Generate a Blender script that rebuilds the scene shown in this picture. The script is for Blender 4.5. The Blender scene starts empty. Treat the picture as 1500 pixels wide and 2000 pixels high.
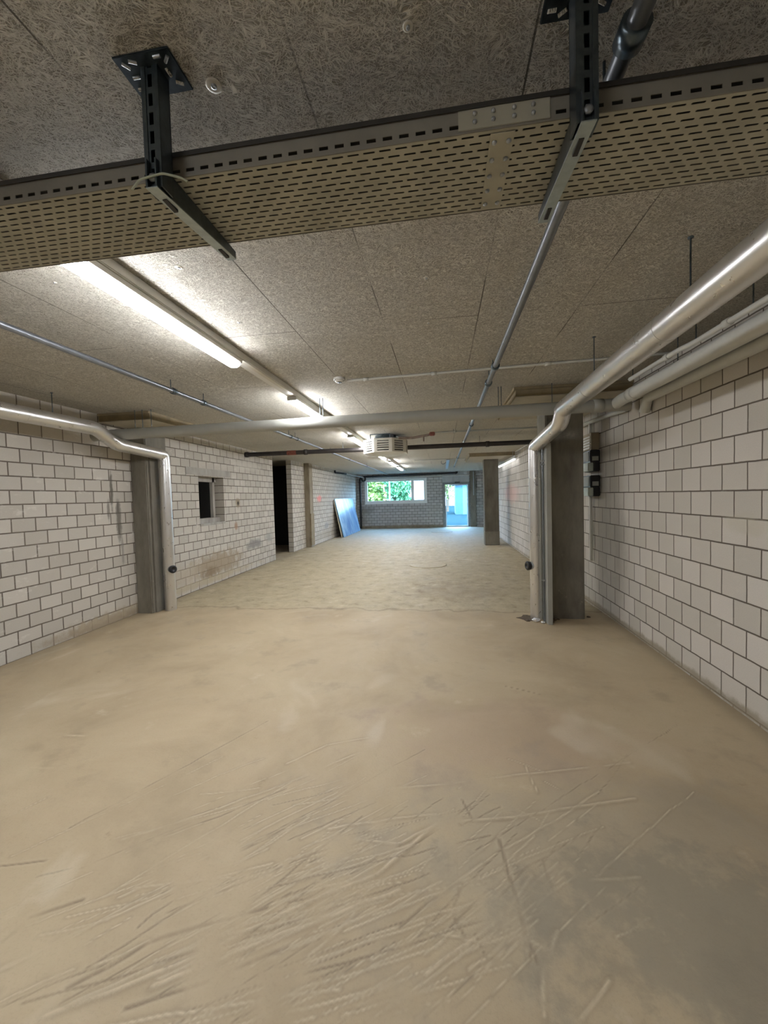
import bpy, bmesh, math, random
import numpy as np
from mathutils import Vector, Matrix
C = bpy.context.scene
COL = C.collection
random.seed(7)
rng = np.random.RandomState(5)

# ------------------------------------------------------------------ camera
F_PX, PITCH, ROLL, YAW = 784.95, 0.0373836, -0.0273071, 0.1446696
def camera():
    p, r, y = PITCH, ROLL, YAW
    F = Vector((-math.sin(y)*math.cos(p), math.cos(y)*math.cos(p), -math.sin(p)))
    R = Vector((math.cos(y), math.sin(y), 0)); U = R.cross(F)
    R2 = R*math.cos(r)+U*math.sin(r); U2 = -R*math.sin(r)+U*math.cos(r)
    cd = bpy.data.cameras.new('camera'); co = bpy.data.objects.new('camera', cd); COL.objects.link(co)
    m = Matrix((R2, U2, -F)).transposed().to_4x4(); m.translation = (0, 0, 1.55)
    co.matrix_world = m
    cd.sensor_fit = 'VERTICAL'; cd.sensor_height = 36; cd.lens = 36*F_PX/2000
    cd.clip_start = .02; cd.clip_end = 300
    C.camera = co
camera()
# ------------------------------------------------------------------ world, exposure
w = bpy.data.worlds.new('world'); C.world = w; w.use_nodes = True
bg = w.node_tree.nodes['Background']; bg.inputs[0].default_value = (.34, .62, 1, 1); bg.inputs[1].default_value = 19.0
C.view_settings.view_transform = 'Standard'; C.view_settings.look = 'None'
C.view_settings.gamma = 1; C.view_settings.exposure = 0.50; C.view_settings.use_curve_mapping = False
LAMP = 74.0          # strength of the lamp diffusers
LAMP_COL = (.97, .985, 1.04, 1)
sd = bpy.data.lights.new('sun', 'SUN'); sd.energy = 6; sd.angle = .01; sd.color = (1, .95, .85)
so = bpy.data.objects.new('sun', sd); COL.objects.link(so); so.rotation_euler = (math.radians(48), 0, math.radians(25))

# ------------------------------------------------------------------ materials
class N:
    def __init__(s, name):
        s.m = bpy.data.materials.new(name); s.m.use_nodes = True; s.t = s.m.node_tree
        s.b = s.t.nodes['Principled BSDF']; s.geo = None
    def n(s, typ, **k):
        x = s.t.nodes.new(typ)
        for a, v in k.items(): setattr(x, a, v)
        return x
    def l(s, a, b): s.t.links.new(a, b)
    def pos(s):
        if not s.geo: s.geo = s.n('ShaderNodeNewGeometry')
        return s.geo.outputs['Position']
    def xyz(s):
        if not hasattr(s, '_s'):
            s._s = s.n('ShaderNodeSeparateXYZ'); s.l(s.pos(), s._s.inputs[0])
        return s._s.outputs
    def math(s, op, a, b=0.0, c=None, clamp=False):
        x = s.n('ShaderNodeMath', operation=op); x.use_clamp = clamp
        for i, v in enumerate((a, b, c)):
            if v is None: continue
            if isinstance(v, (int, float)): x.inputs[i].default_value = v
            else: s.l(v, x.inputs[i])
        return x.outputs[0]
    def comb(s, a, b, c=0.0):
        x = s.n('ShaderNodeCombineXYZ')
        for i, v in enumerate((a, b, c)):
            if isinstance(v, (int, float)): x.inputs[i].default_value = v
            else: s.l(v, x.inputs[i])
        return x.outputs[0]
    def noise(s, vec=None, scale=5, detail=4, rough=.5, dist=0, col=False):
        x = s.n('ShaderNodeTexNoise'); s.l(vec if vec is not None else s.pos(), x.inputs['Vector'])
        x.inputs['Scale'].default_value = scale; x.inputs['Detail'].default_value = detail
        x.inputs['Roughness'].default_value = rough; x.inputs['Distortion'].default_value = dist
        return x.outputs['Color' if col else 'Fac']
    def ramp(s, f, stops, interp='LINEAR'):
        x = s.n('ShaderNodeValToRGB'); s.l(f, x.inputs[0]); e = x.color_ramp.elements; x.color_ramp.interpolation = interp
        while len(e) < len(stops): e.new(.5)
        for i, (p, c) in enumerate(stops):
            e[i].position = p; e[i].color = c if len(c) == 4 else (*c, 1)
        return x.outputs[0]
    def step(s, f, a, b):
        x = s.n('ShaderNodeMapRange'); x.interpolation_type = 'SMOOTHSTEP'; s.l(f, x.inputs[0])
        x.inputs[1].default_value = a; x.inputs[2].default_value = b; return x.outputs[0]
    def mix(s, f, a, b, mode='MIX'):
        x = s.n('ShaderNodeMix', data_type='RGBA', blend_type=mode)
        for i, v in ((0, f), (6, a), (7, b)):
            if isinstance(v, (int, float)): x.inputs[i].default_value = v
            elif isinstance(v, tuple): x.inputs[i].default_value = v if len(v) == 4 else (*v, 1)
            else: s.l(v, x.inputs[i])
        return x.outputs[2]
    def scalev(s, sx, sy, sz, vec=None):
        x = s.n('ShaderNodeMapping'); s.l(vec if vec is not None else s.pos(), x.inputs[0])
        x.inputs['Scale'].default_value = (sx, sy, sz); return x.outputs[0]
    def bump(s, h, strength=.5, dist=.01, prev=None):
        x = s.n('ShaderNodeBump'); s.l(h, x.inputs['Height']); x.inputs['Strength'].default_value = strength
        x.inputs['Distance'].default_value = dist
        if prev is not None: s.l(prev, x.inputs['Normal'])
        return x.outputs[0]
    def blob(s, a, b, ca, cb, ra, rb, nz=None, namp=.8):
        """soft irregular patch mask centred at (ca, cb)"""
        u = s.math('DIVIDE', s.math('SUBTRACT', a, ca), ra); v = s.math('DIVIDE', s.math('SUBTRACT', b, cb), rb)
        d = s.math('SQRT', s.math('ADD', s.math('MULTIPLY', u, u), s.math('MULTIPLY', v, v)))
        if nz is not None: d = s.math('ADD', d, s.math('MULTIPLY', s.math('SUBTRACT', nz, .5), namp*2))
        return s.step(d, 1.0, .35)
    def out(s, color=None, rough=None, normal=None, metal=None):
        for v, k in ((color, 'Base Color'), (rough, 'Roughness'), (metal, 'Metallic')):
            if v is None: continue
            if isinstance(v, (int, float)): s.b.inputs[k].default_value = v
            elif isinstance(v, tuple): s.b.inputs[k].default_value = v if len(v) == 4 else (*v, 1)
            else: s.l(v, s.b.inputs[k])
        if normal is not None: s.l(normal, s.b.inputs['Normal'])
        return s.m

def simple(name, col, rough=.6, metal=0.0, var=.12, scale=12, bump=.15, bscale=40):
    k = N(name); f = k.noise(scale=scale, detail=5, rough=.6)
    d = tuple(c*(1-var) for c in col); u = tuple(min(1, c*(1+var)) for c in col)
    cc = k.ramp(f, [(.3, d), (.7, u)])
    return k.out(cc, rough, k.bump(k.noise(scale=bscale, detail=3), bump, .002), metal)

def block_wall(name, axis, w, h, a0, z0, c1, c2, mort, msize=.005, patches=(), soot=.25, mvar=.3):
    k = N(name); X = k.xyz(); a = X[axis]; z = X[2]
    wob = k.math('MULTIPLY', k.math('SUBTRACT', k.noise(scale=9, detail=3), .5), .006)
    v = k.comb(k.math('ADD', k.math('SUBTRACT', a, a0-40*w), wob), k.math('ADD', k.math('SUBTRACT', z, z0), wob))
    br = k.n('ShaderNodeTexBrick'); k.l(v, br.inputs['Vector']); br.offset = .5; br.offset_frequency = 2
    br.inputs['Scale'].default_value = 1; br.inputs['Mortar Size'].default_value = msize
    br.inputs['Mortar Smooth'].default_value = .35; br.inputs['Bias'].default_value = -.15
    br.inputs['Brick Width'].default_value = w; br.inputs['Row Height'].default_value = h
    br.inputs['Color1'].default_value = (*c1, 1); br.inputs['Color2'].default_value = (*c2, 1)
    br.inputs['Mortar'].default_value = (*mort, 1)
    fine = k.noise(scale=160, detail=3, rough=.7)
    col = k.mix(k.math('MULTIPLY', k.step(fine, .38, .62), .12), br.outputs['Color'], (.22, .2, .17))
    big = k.noise(scale=.9, detail=6, rough=.62)
    col = k.mix(k.math('MULTIPLY', k.step(big, .5, .75), soot), col, (.42, .38, .31), 'MIX')
    smear = k.noise(k.scalev(2.4, 2.4, 5), scale=2.2, detail=6, rough=.7)
    col = k.mix(k.math('MULTIPLY', k.step(smear, .57, .72), mvar), col, (.74, .71, .64))
    nz = k.noise(scale=7, detail=6, rough=.7)
    for (ca, cb, ra, rb, pc, amt) in patches:
        col = k.mix(k.math('MULTIPLY', k.blob(a, z, ca, cb, ra, rb, nz), amt), col, pc)
    hgt = k.math('ADD', k.math('MULTIPLY', br.outputs['Fac'], -1.0), k.math('MULTIPLY', fine, .10))
    hgt = k.math('ADD', hgt, k.math('MULTIPLY', nz, .25))
    return k.out(col, .88, k.bump(hgt, .8, .006))

M = {}
PK = (.75, .33, .28); DK = (.12, .11, .09); DU = (.45, .38, .27)
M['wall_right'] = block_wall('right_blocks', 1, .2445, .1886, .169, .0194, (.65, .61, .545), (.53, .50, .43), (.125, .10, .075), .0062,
    [(12.2, 1.55, 1.6, .35, (.74, .46, .42), .55), (4.9, .9, .25, .6, (.36, .34, .3), .35), (5.4, 1.2, .3, 1.1, (.4, .38, .33), .35),
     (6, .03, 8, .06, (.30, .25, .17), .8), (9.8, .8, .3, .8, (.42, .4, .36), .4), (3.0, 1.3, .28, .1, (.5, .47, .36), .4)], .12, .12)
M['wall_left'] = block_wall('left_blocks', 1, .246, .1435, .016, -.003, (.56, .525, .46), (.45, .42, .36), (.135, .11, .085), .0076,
    [(4.72, 1.72, .035, .34, DK, .9), (4.82, 1.35, .06, .40, DK, .8), (4.66, 1.45, .03, .2, DK, .7), (4.86, .95, .03, .3, (.25, .23, .2), .7),
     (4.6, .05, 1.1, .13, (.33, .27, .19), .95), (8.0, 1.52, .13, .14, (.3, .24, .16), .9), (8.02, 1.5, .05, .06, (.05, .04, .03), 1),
     (7.2, .36, 1.2, .32, (.33, .26, .17), .85), (6.9, .22, .35, .16, (.24, .18, .11), .8), (8.7, .55, .5, .15, (.25, .24, .22), .95), (6.2, .3, .5, .25, (.45, .38, .28), .6),
     (9.5, .62, .28, .15, (.34, .33, .3), .8), (7.9, 1.02, .10, .12, (.35, .22, .14), .8), (6.6, .1, 3, .09, (.45, .38, .26), .8),
     (13.6, 1.55, .35, .16, (.85, .28, .26), .75), (14.4, .55, .35, .15, (.32, .31, .3), .8), (14.2, .25, 1.5, .2, (.40, .35, .27), .6),
     (7.1, 2.16, 1.1, .09, (.42, .39, .34), .3), (8.5, 2.33, .95, .14, (.62, .59, .52), .6)], .30, .45)
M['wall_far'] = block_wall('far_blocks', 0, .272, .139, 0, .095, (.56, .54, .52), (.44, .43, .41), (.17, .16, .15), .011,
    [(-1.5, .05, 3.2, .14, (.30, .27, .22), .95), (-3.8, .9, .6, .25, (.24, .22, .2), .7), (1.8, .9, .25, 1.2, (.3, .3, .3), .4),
     (-4.0, .4, .3, .4, (.28, .26, .24), .6)], .35, .3)

def concrete(name, base, dark, light, scale=1.0):
    k = N(name)
    f = k.noise(k.scalev(1, 1, .35), scale=5*scale, detail=8, rough=.65)
    col = k.ramp(f, [(.28, dark), (.5, base), (.75, light)])
    g = k.noise(scale=3*scale, detail=7, rough=.75)
    col = k.mix(k.math('MULTIPLY', k.step(g, .6, .68), .35), col, tuple(min(1, c*1.5) for c in light))
    pit = k.noise(scale=120, detail=2)
    return k.out(col, .85, k.bump(k.math('ADD', f, k.math('MULTIPLY', pit, .35)), .5, .004))
M['concrete'] = concrete('column_concrete', (.185, .17, .135), (.12, .108, .085), (.25, .235, .19))
M['concrete_shaded'] = concrete('shaded_column_concrete', (.12, .11, .085), (.07, .062, .048), (.17, .16, .125))  # darker copy of the column concrete, backlit shade put into the colour
M['concrete_warm'] = concrete('warm_concrete', (.27, .23, .16), (.17, .14, .10), (.36, .31, .23))
M['concrete_light'] = concrete('lintel_concrete', (.36, .34, .30), (.25, .23, .20), (.46, .44, .4))
M['plaster'] = concrete('door_lintel_plaster', (.46, .48, .48), (.38, .39, .4), (.54, .56, .56))

def ceiling_mat():
    k = N('wood_wool_board'); X = k.xyz()
    P = k.comb(X[0], X[1], 0)
    # strands of wood wool: three warped, stretched noise layers with different headings
    hs = []
    for ang, off in ((.3, 0), (1.35, 7.3), (2.4, 3.1), (-.4, 5.2)):
        low = k.noise(P, scale=9, detail=2, col=True)
        wv = k.n('ShaderNodeVectorMath', operation='SCALE'); k.l(low, wv.inputs[0]); wv.inputs['Scale'].default_value = .075
        ad = k.n('ShaderNodeVectorMath', operation='ADD'); k.l(P, ad.inputs[0]); k.l(wv.outputs[0], ad.inputs[1])
        mp = k.n('ShaderNodeMapping'); k.l(ad.outputs[0], mp.inputs[0]); mp.inputs['Rotation'].default_value = (0, 0, ang)
        mp.inputs['Location'].default_value = (off, off*.7, 0)
        mp2 = k.n('ShaderNodeMapping'); k.l(mp.outputs[0], mp2.inputs[0]); mp2.inputs['Scale'].default_value = (26, 150, 1)
        nn = k.noise(mp2.outputs[0], scale=1, detail=1, rough=.4)
        r = k.math('SUBTRACT', 1, k.math('MULTIPLY', k.math('ABSOLUTE', k.math('SUBTRACT', nn, .5)), 17), clamp=True)
        hs.append(r)
    h = k.math('MAXIMUM', k.math('MAXIMUM', hs[0], hs[1]), k.math('MAXIMUM', hs[2], hs[3]))
    coarse = k.noise(P, scale=1.3, detail=5, rough=.6)
    col = k.ramp(h, [(0, (.27, .245, .19)), (.35, (.53, .495, .405)), (1, (.80, .765, .67))])
    col = k.mix(k.math('MULTIPLY', k.step(coarse, .35, .7), .28), col, (.56, .51, .40))
    # boards 0.61 m wide with butt joints
    v = k.comb(k.math('ADD', X[1], 20.3), k.math('ADD', X[0], 20*.61+.355))
    br = k.n('ShaderNodeTexBrick'); k.l(v, br.inputs['Vector']); br.offset = .5
    for a, b in (('Scale', 1), ('Mortar Size', .0035), ('Mortar Smooth', .4), ('Brick Width', 2.42), ('Row Height', .61), ('Bias', 0)): br.inputs[a].default_value = b
    br.inputs['Color1'].default_value = (.93, .93, .93, 1); br.inputs['Color2'].default_value = (1.0, 1.0, 1.0, 1); br.inputs['Mortar'].default_value = (.95, .95, .95, 1)
    vis = k.step(k.noise(P, scale=1.1, detail=2), .42, .56)
    seam = k.math('MULTIPLY', br.outputs['Fac'], k.math('ADD', k.math('MULTIPLY', vis, .75), .12))
    col = k.mix(1.0, col, br.outputs['Color'], 'MULTIPLY')
    col = k.mix(seam, col, (.10, .085, .06))
    hh = k.math('SUBTRACT', k.math('MULTIPLY', h, .5), seam)
    return k.out(col, .95, k.bump(hh, 1.0, .006))
M['ceiling'] = ceiling_mat()

def floor_mat():
    k = N('dusty_screed_floor'); X = k.xyz(); P = k.comb(X[0], X[1], 0)
    big = k.noise(P, scale=.8, detail=7, rough=.62, dist=.4)
    mid = k.noise(P, scale=2.6, detail=8, rough=.65)
    col = k.ramp(big, [(.28, (.34, .265, .165)), (.48, (.435, .345, .22)), (.62, (.475, .385, .25)), (.78, (.54, .46, .32))])
    col = k.mix(k.math('MULTIPLY', k.step(mid, .46, .30), .45), col, (.28, .22, .14))
    col = k.mix(k.math('MULTIPLY', k.step(mid, .60, .76), .5), col, (.60, .52, .39))
    # greyer, darker patches on the near right
    g = k.blob(X[0], X[1], .75, 1.75, 1.35, .75, mid, 1.3)
    col = k.mix(k.math('MULTIPLY', g, .30), col, (.30, .275, .22))
    gg = k.math('MULTIPLY', k.blob(X[0], X[1], .9, 1.5, .8, .45, k.noise(P, scale=5, detail=7, rough=.7), 1.9), .32)
    col = k.mix(gg, col, (.15, .15, .13))
    pk = k.blob(X[0], X[1], .35, 2.6, 1.1, .6, mid, 1.0)
    col = k.mix(k.math('MULTIPLY', pk, .35), col, (.42, .30, .21))
    # scrape marks carried by the mesh
    at = k.n('ShaderNodeAttribute', attribute_name='scrape')
    sp = k.n('ShaderNodeSeparateColor'); k.l(at.outputs['Color'], sp.inputs[0])
    brk = k.step(k.noise(P, scale=11, detail=5, rough=.7), .25, .50)
    col = k.mix(k.math('MULTIPLY', k.math('MULTIPLY', sp.outputs[0], brk), .75), col, (.62, .52, .36))
    col = k.mix(k.math('MULTIPLY', k.math('MULTIPLY', sp.outputs[1], brk), .7), col, (.16, .12, .08))
    # rough old slab beyond the columns: paler, greyer, speckled
    farm = k.step(X[1], 5.25, 5.6)
    rs = k.noise(k.scalev(1, 1.0, 1, P), scale=4.5, detail=9, rough=.78)
    fc = k.ramp(rs, [(.36, (.26, .21, .125)), (.45, (.41, .345, .22)), (.6, (.49, .425, .28)), (.7, (.68, .63, .49))])
    col = k.mix(k.math('MULTIPLY', farm, .8), col, fc)
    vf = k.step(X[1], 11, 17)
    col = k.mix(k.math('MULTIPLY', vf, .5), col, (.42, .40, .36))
    crk = k.blob(X[0], X[1], .2, 6.6, 1.1, .9, rs, 1.2)
    col = k.mix(k.math('MULTIPLY', crk, .3), col, (.27, .2, .13))
    lnw = k.math('ADD', X[1], k.math('MULTIPLY', k.math('SUBTRACT', k.noise(P, scale=3, detail=5), .5), .5))
    ln = k.math('SUBTRACT', 1, k.math('MULTIPLY', k.math('ABSOLUTE', k.math('SUBTRACT', lnw, 5.42)), 22), clamp=True)
    col = k.mix(k.math('MULTIPLY', ln, .55), col, (.17, .13, .08))
    spk = k.noise(P, scale=16, detail=6, rough=.8)
    col = k.mix(k.math('MULTIPLY', k.math('MULTIPLY', k.step(spk, .58, .68), farm), .5), col, (.22, .17, .10))
    dst = k.noise(k.scalev(1, .8, 1, P), scale=1.5, detail=3, rough=.5, dist=.8)
    col = k.mix(k.math('MULTIPLY', k.step(dst, .60, .74), .35), col, (.64, .57, .44))
    drt = k.noise(P, scale=4.2, detail=7, rough=.75)
    col = k.mix(k.math('MULTIPLY', k.step(drt, .62, .72), .4), col, (.24, .18, .11))
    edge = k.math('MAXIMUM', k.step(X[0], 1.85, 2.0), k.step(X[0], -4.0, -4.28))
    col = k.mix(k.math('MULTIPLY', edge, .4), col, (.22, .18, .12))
    fine = k.noise(P, scale=90, detail=4, rough=.75)
    col = k.mix(k.math('MULTIPLY', k.step(fine, .5, .7), .18), col, (.25, .2, .13))
    amp = k.math('ADD', .35, k.math('MULTIPLY', farm, 2.2))
    h = k.math('ADD', k.math('MULTIPLY', k.noise(P, scale=6, detail=9, rough=.7), amp), k.math('MULTIPLY', fine, .12))
    return k.out(col, k.ramp(mid, [(.3, (.55,)*3), (.7, (.8,)*3)]), k.bump(h, .55, .018))
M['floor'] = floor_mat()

def foil():
    k = N('aluminium_foil_lagging')
    n1 = k.noise(k.scalev(1, .5, .5), scale=26, detail=4, rough=.6); n2 = k.noise(scale=4, detail=3)
    return k.out((.68, .665, .63), k.ramp(n1, [(.3, (.26,)*3), (.7, (.38,)*3)]), k.bump(n2, .3, .006), .85)
M['foil'] = foil()
M['slot_shade_lid'] = simple('slot_darkening_lid', (.035, .033, .028), .6, .1)
M['galv'] = simple('galvanised_steel', (.40, .42, .43), .38, .75, .15, 30, .1)
M['galv_dark'] = simple('blued_zinc_steel', (.105, .13, .145), .30, .85, .25, 25, .15)
M['arm'] = simple('zinc_bracket', (.42, .48, .47), .40, .6, .12, 25, .1)
M['tray'] = simple('tray_steel', (.36, .345, .27), .62, .1, .12, 7, .05)
M['tray_side'] = simple('tray_rail_steel', (.22, .205, .17), .6, .15, .12, 7, .05)
M['pvc_grey'] = simple('grey_pvc', (.34, .34, .30), .42, 0, .05, 6, .05)
M['pvc_pipe'] = simple('pale_grey_pvc', (.56, .56, .51), .42, 0, .05, 6, .05)
M['conduit'] = simple('steel_conduit', (.17, .18, .19), .34, .6, .12, 20, .05)
M['black'] = simple('black_plastic', (.012, .012, .013), .4, 0, .2, 20, .05)
M['blackpipe'] = simple('black_cast_pipe', (.035, .03, .028), .5, .2, .3, 9, .1)
M['white'] = simple('white_enamel', (.74, .73, .68), .4, 0, .04, 6, .03)
M['cream'] = simple('cream_enamel', (.62, .59, .50), .45, 0, .05, 6, .03)
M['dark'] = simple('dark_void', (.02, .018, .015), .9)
M['rust'] = simple('rusty_valve', (.20, .06, .04), .6, .2, .4, 30, .2)
M['brownpipe'] = simple('brown_pipe', (.20, .15, .12), .5, .3, .3, 20, .1)
M['wood'] = simple('shutter_board_edge', (.25, .20, .115), .75, 0, .2, 9, .2)
M['board_pale'] = simple('pale_board', (.45, .41, .32), .85, 0, .12, 6, .2)
M['beige'] = simple('beige_board', (.42, .36, .26), .7, 0, .1)
M['label'] = simple('grey_label', (.40, .42, .38), .6)
M['label_white'] = simple('pale_label', (.62, .70, .62), .5)
M['frame_pvc'] = simple('window_frame_white', (.88, .89, .86), .5, 0, .05)
M['doorframe'] = simple('steel_door_frame', (.24, .25, .25), .6, .1, .15)
M['nylon'] = simple('cable_tie_nylon', (.36, .38, .27), .5)
M['paper'] = simple('crumpled_white_foil', (.85, .85, .85), .3, .3, .08, 40, .6)
M['rubble'] = simple('rubble_dark', (.10, .075, .05), .95, 0, .4, 30, .6)
M['asphalt'] = simple('asphalt', (.020, .042, .048), .95, 0, .2, 3, .2)  # blue cast of the daylight put into the colour of grey asphalt
M['asphalt'].node_tree.nodes['Principled BSDF'].inputs['Specular IOR Level'].default_value = 0
M['shed'] = simple('turquoise_shed', (.10, .24, .20), .6, 0, .06, 2)
M['shed_dark'] = simple('blue_shed_side', (.03, .09, .12), .6, 0, .06, 2)
M['house'] = simple('pale_render', (.8, .8, .76), .8)
M['bark'] = simple('bark', (.14, .10, .07), .9)
def leafmat(name, a, b):
    k = N(name); m = k.out(k.ramp(k.noise(scale=1.6, detail=4), [(.35, a), (.65, b)]), .6)
    return m
M['leaf1'] = leafmat('leaf_green', (.12, .22, .04), (.34, .42, .10))
M['leaf2'] = leafmat('leaf_teal', (.06, .22, .09), (.16, .36, .15))
M['leaf3'] = leafmat('leaf_autumn', (.45, .32, .12), (.6, .5, .2))
def film():
    k = N('blue_protective_film'); n = k.noise(k.scalev(1, 1.2, .4), scale=2.6, detail=5, rough=.6)
    c = k.ramp(n, [(.3, (.10, .22, .50)), (.5, (.22, .42, .68)), (.65, (.42, .62, .80)), (.75, (.30, .25, .48))])
    return k.out(c, .25, k.bump(n, .4, .02))
M['film'] = film()
def glass():
    m = bpy.data.materials.new('clear_glass'); m.use_nodes = True; t = m.node_tree; t.nodes.clear()
    o = t.nodes.new('ShaderNodeOutputMaterial'); mx = t.nodes.new('ShaderNodeMixShader'); tr = t.nodes.new('ShaderNodeBsdfTransparent')
    gl = t.nodes.new('ShaderNodeBsdfGlossy'); gl.inputs['Roughness'].default_value = .03; tr.inputs[0].default_value = (.95, .98, .98, 1)
    mx.inputs[0].default_value = .07; t.links.new(tr.outputs[0], mx.inputs[1]); t.links.new(gl.outputs[0], mx.inputs[2]); t.links.new(mx.outputs[0], o.inputs[0])
    return m
M['glass'] = glass()
def lampmat(name, s_):
    m = bpy.data.materials.new(name); m.use_nodes = True; b = m.node_tree.nodes['Principled BSDF']
    b.inputs['Base Color'].default_value = (.9, .9, .9, 1); b.inputs['Emission Color'].default_value = LAMP_COL
    b.inputs['Emission Strength'].default_value = s_
    return m
M['lamp'] = lampmat('lit_diffuser', LAMP); M['lamp_daylight_glow'] = lampmat('daylight_glow_diffuser', 3.0)  # the weak one glows to imitate daylight glimmer on the far strip lamp

# ------------------------------------------------------------------ mesh helpers
class MB:
    def __init__(s): s.v = []; s.f = []; s.sm = []
    def add(s, vs, fs, smooth=False):
        o = len(s.v); s.v += [tuple(v) for v in vs]; s.f += [tuple(i+o for i in f) for f in fs]; s.sm += [smooth]*len(fs); return s
    def box(s, x0, x1, y0, y1, z0, z1, b=0.0):
        if b <= 0:
            vs = [(x, y, z) for x in (x0, x1) for y in (y0, y1) for z in (z0, z1)]
            return s.add(vs, [(0, 1, 3, 2), (4, 6, 7, 5), (0, 4, 5, 1), (2, 3, 7, 6), (0, 2, 6, 4), (1, 5, 7, 3)])
        bm = bmesh.new(); bmesh.ops.create_cube(bm, size=1)
        for v in bm.verts: v.co = Vector(((x0+x1)/2+v.co.x*(x1-x0), (y0+y1)/2+v.co.y*(y1-y0), (z0+z1)/2+v.co.z*(z1-z0)))
        bmesh.ops.bevel(bm, geom=bm.edges[:], offset=b, segments=2, affect='EDGES')
        bm.verts.index_update()
        s.add([v.co for v in bm.verts], [[v.index for v in f.verts] for f in bm.faces]); bm.free(); return s
    def tube(s, pts, r, n=20, bend=0.0, cap=True):
        P = [Vector(p) for p in pts]
        if bend > 0:
            Q = [P[0]]
            for i in range(1, len(P)-1):
                a = (P[i-1]-P[i]); c = (P[i+1]-P[i]); k = min(bend, a.length*.48, c.length*.48)
                A = P[i]+a.normalized()*k; B = P[i]+c.normalized()*k
                for j in range(7):
                    t = j/6; Q.append(A*(1-t)**2+P[i]*2*t*(1-t)+B*t*t)
            Q.append(P[-1]); P = Q
        T = []
        for i in range(len(P)):
            a = (P[i]-P[i-1]).normalized() if i else (P[1]-P[0]).normalized()
            c = (P[i+1]-P[i]).normalized() if i < len(P)-1 else a
            T.append((a+c).normalized() if (a+c).length > 1e-6 else a)
        up = Vector((0, 0, 1)) if abs(T[0].z) < .9 else Vector((1, 0, 0))
        u = T[0].cross(up).normalized(); vs = []; rr = r if isinstance(r, (list, tuple)) else [r]*len(P)
        for i, p in enumerate(P):
            u = (u-T[i]*u.dot(T[i])).normalized(); w_ = T[i].cross(u)
            sc = 1.0
            for j in range(n):
                a = 2*math.pi*j/n; vs.append(p+(u*math.cos(a)+w_*math.sin(a))*rr[i])
        fs = [(i*n+j, i*n+(j+1) % n, (i+1)*n+(j+1) % n, (i+1)*n+j) for i in range(len(P)-1) for j in range(n)]
        s.add(vs, fs, True)
        if cap:
            s.add(vs[:n], [tuple(range(n))[::-1]]); s.add(vs[-n:], [tuple(range(n))])
        return s
    def lathe(s, c, axis, prof, n=24):
        """prof: (distance along axis, radius)"""
        ax = Vector(axis).normalized(); up = Vector((0, 0, 1)) if abs(ax.z) < .9 else Vector((1, 0, 0))
        u = ax.cross(up).normalized(); w_ = ax.cross(u); c = Vector(c); vs = []
        for d, r in prof:
            for j in range(n):
                a = 2*math.pi*j/n; vs.append(c+ax*d+(u*math.cos(a)+w_*math.sin(a))*max(r, 1e-5))
        fs = [(i*n+j, i*n+(j+1) % n, (i+1)*n+(j+1) % n, (i+1)*n+j) for i in range(len(prof)-1) for j in range(n)]
        return s.add(vs, fs, True)
    def prism(s, poly, z0, z1):
        n = len(poly)
        vs = [(x, y, z0) for x, y in poly]+[(x, y, z1) for x, y in poly]
        return s.add(vs, [tuple(range(n))[::-1], tuple(range(n, 2*n))]+[(i, (i+1) % n, n+(i+1) % n, n+i) for i in range(n)])
    def build(s, name, mat, parent=None, fix=True):
        l = parent_loc(parent) if parent else (0, 0, 0)
        me = bpy.data.meshes.new(name); me.from_pydata([(v[0]-l[0], v[1]-l[1], v[2]-l[2]) for v in s.v], [], s.f)
        me.polygons.foreach_set('use_smooth', s.sm); me.materials.append(mat)
        if fix:
            bm = bmesh.new(); bm.from_mesh(me); bmesh.ops.recalc_face_normals(bm, faces=bm.faces); bm.to_mesh(me); bm.free()
        o = bpy.data.objects.new(name, me); COL.objects.link(o)
        if parent: o.parent = parent
        return o
def parent_loc(p):
    while p.parent: p = p.parent
    return tuple(p.location)
def thing(name, label, cat, loc=(0, 0, 0), group=None):
    o = bpy.data.objects.new(name, None); COL.objects.link(o); o.location = loc; o.empty_display_size = .1
    o['label'] = label; o['category'] = cat
    if group: o['group'] = group
    return o
def tag(o, label, cat, group=None):
    o['label'] = label; o['category'] = cat
    if group: o['group'] = group
    return o
def struct(o, label=None):
    o['kind'] = 'structure'
    if label: o['label'] = label
    return o
def copy_tree(o, dx=(0, 0, 0), label=None, parent=None):
    c = o.copy(); COL.objects.link(c)
    if parent: c.parent = parent
    else: c.location = Vector(o.location)+Vector(dx)
    if label: c['label'] = label
    for ch in [x for x in o.children]: copy_tree(ch, parent=c)
    return c

XL, XR, YF, H = -4.3, 2.0, 19.9, 2.7
YB = -5.0
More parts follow.
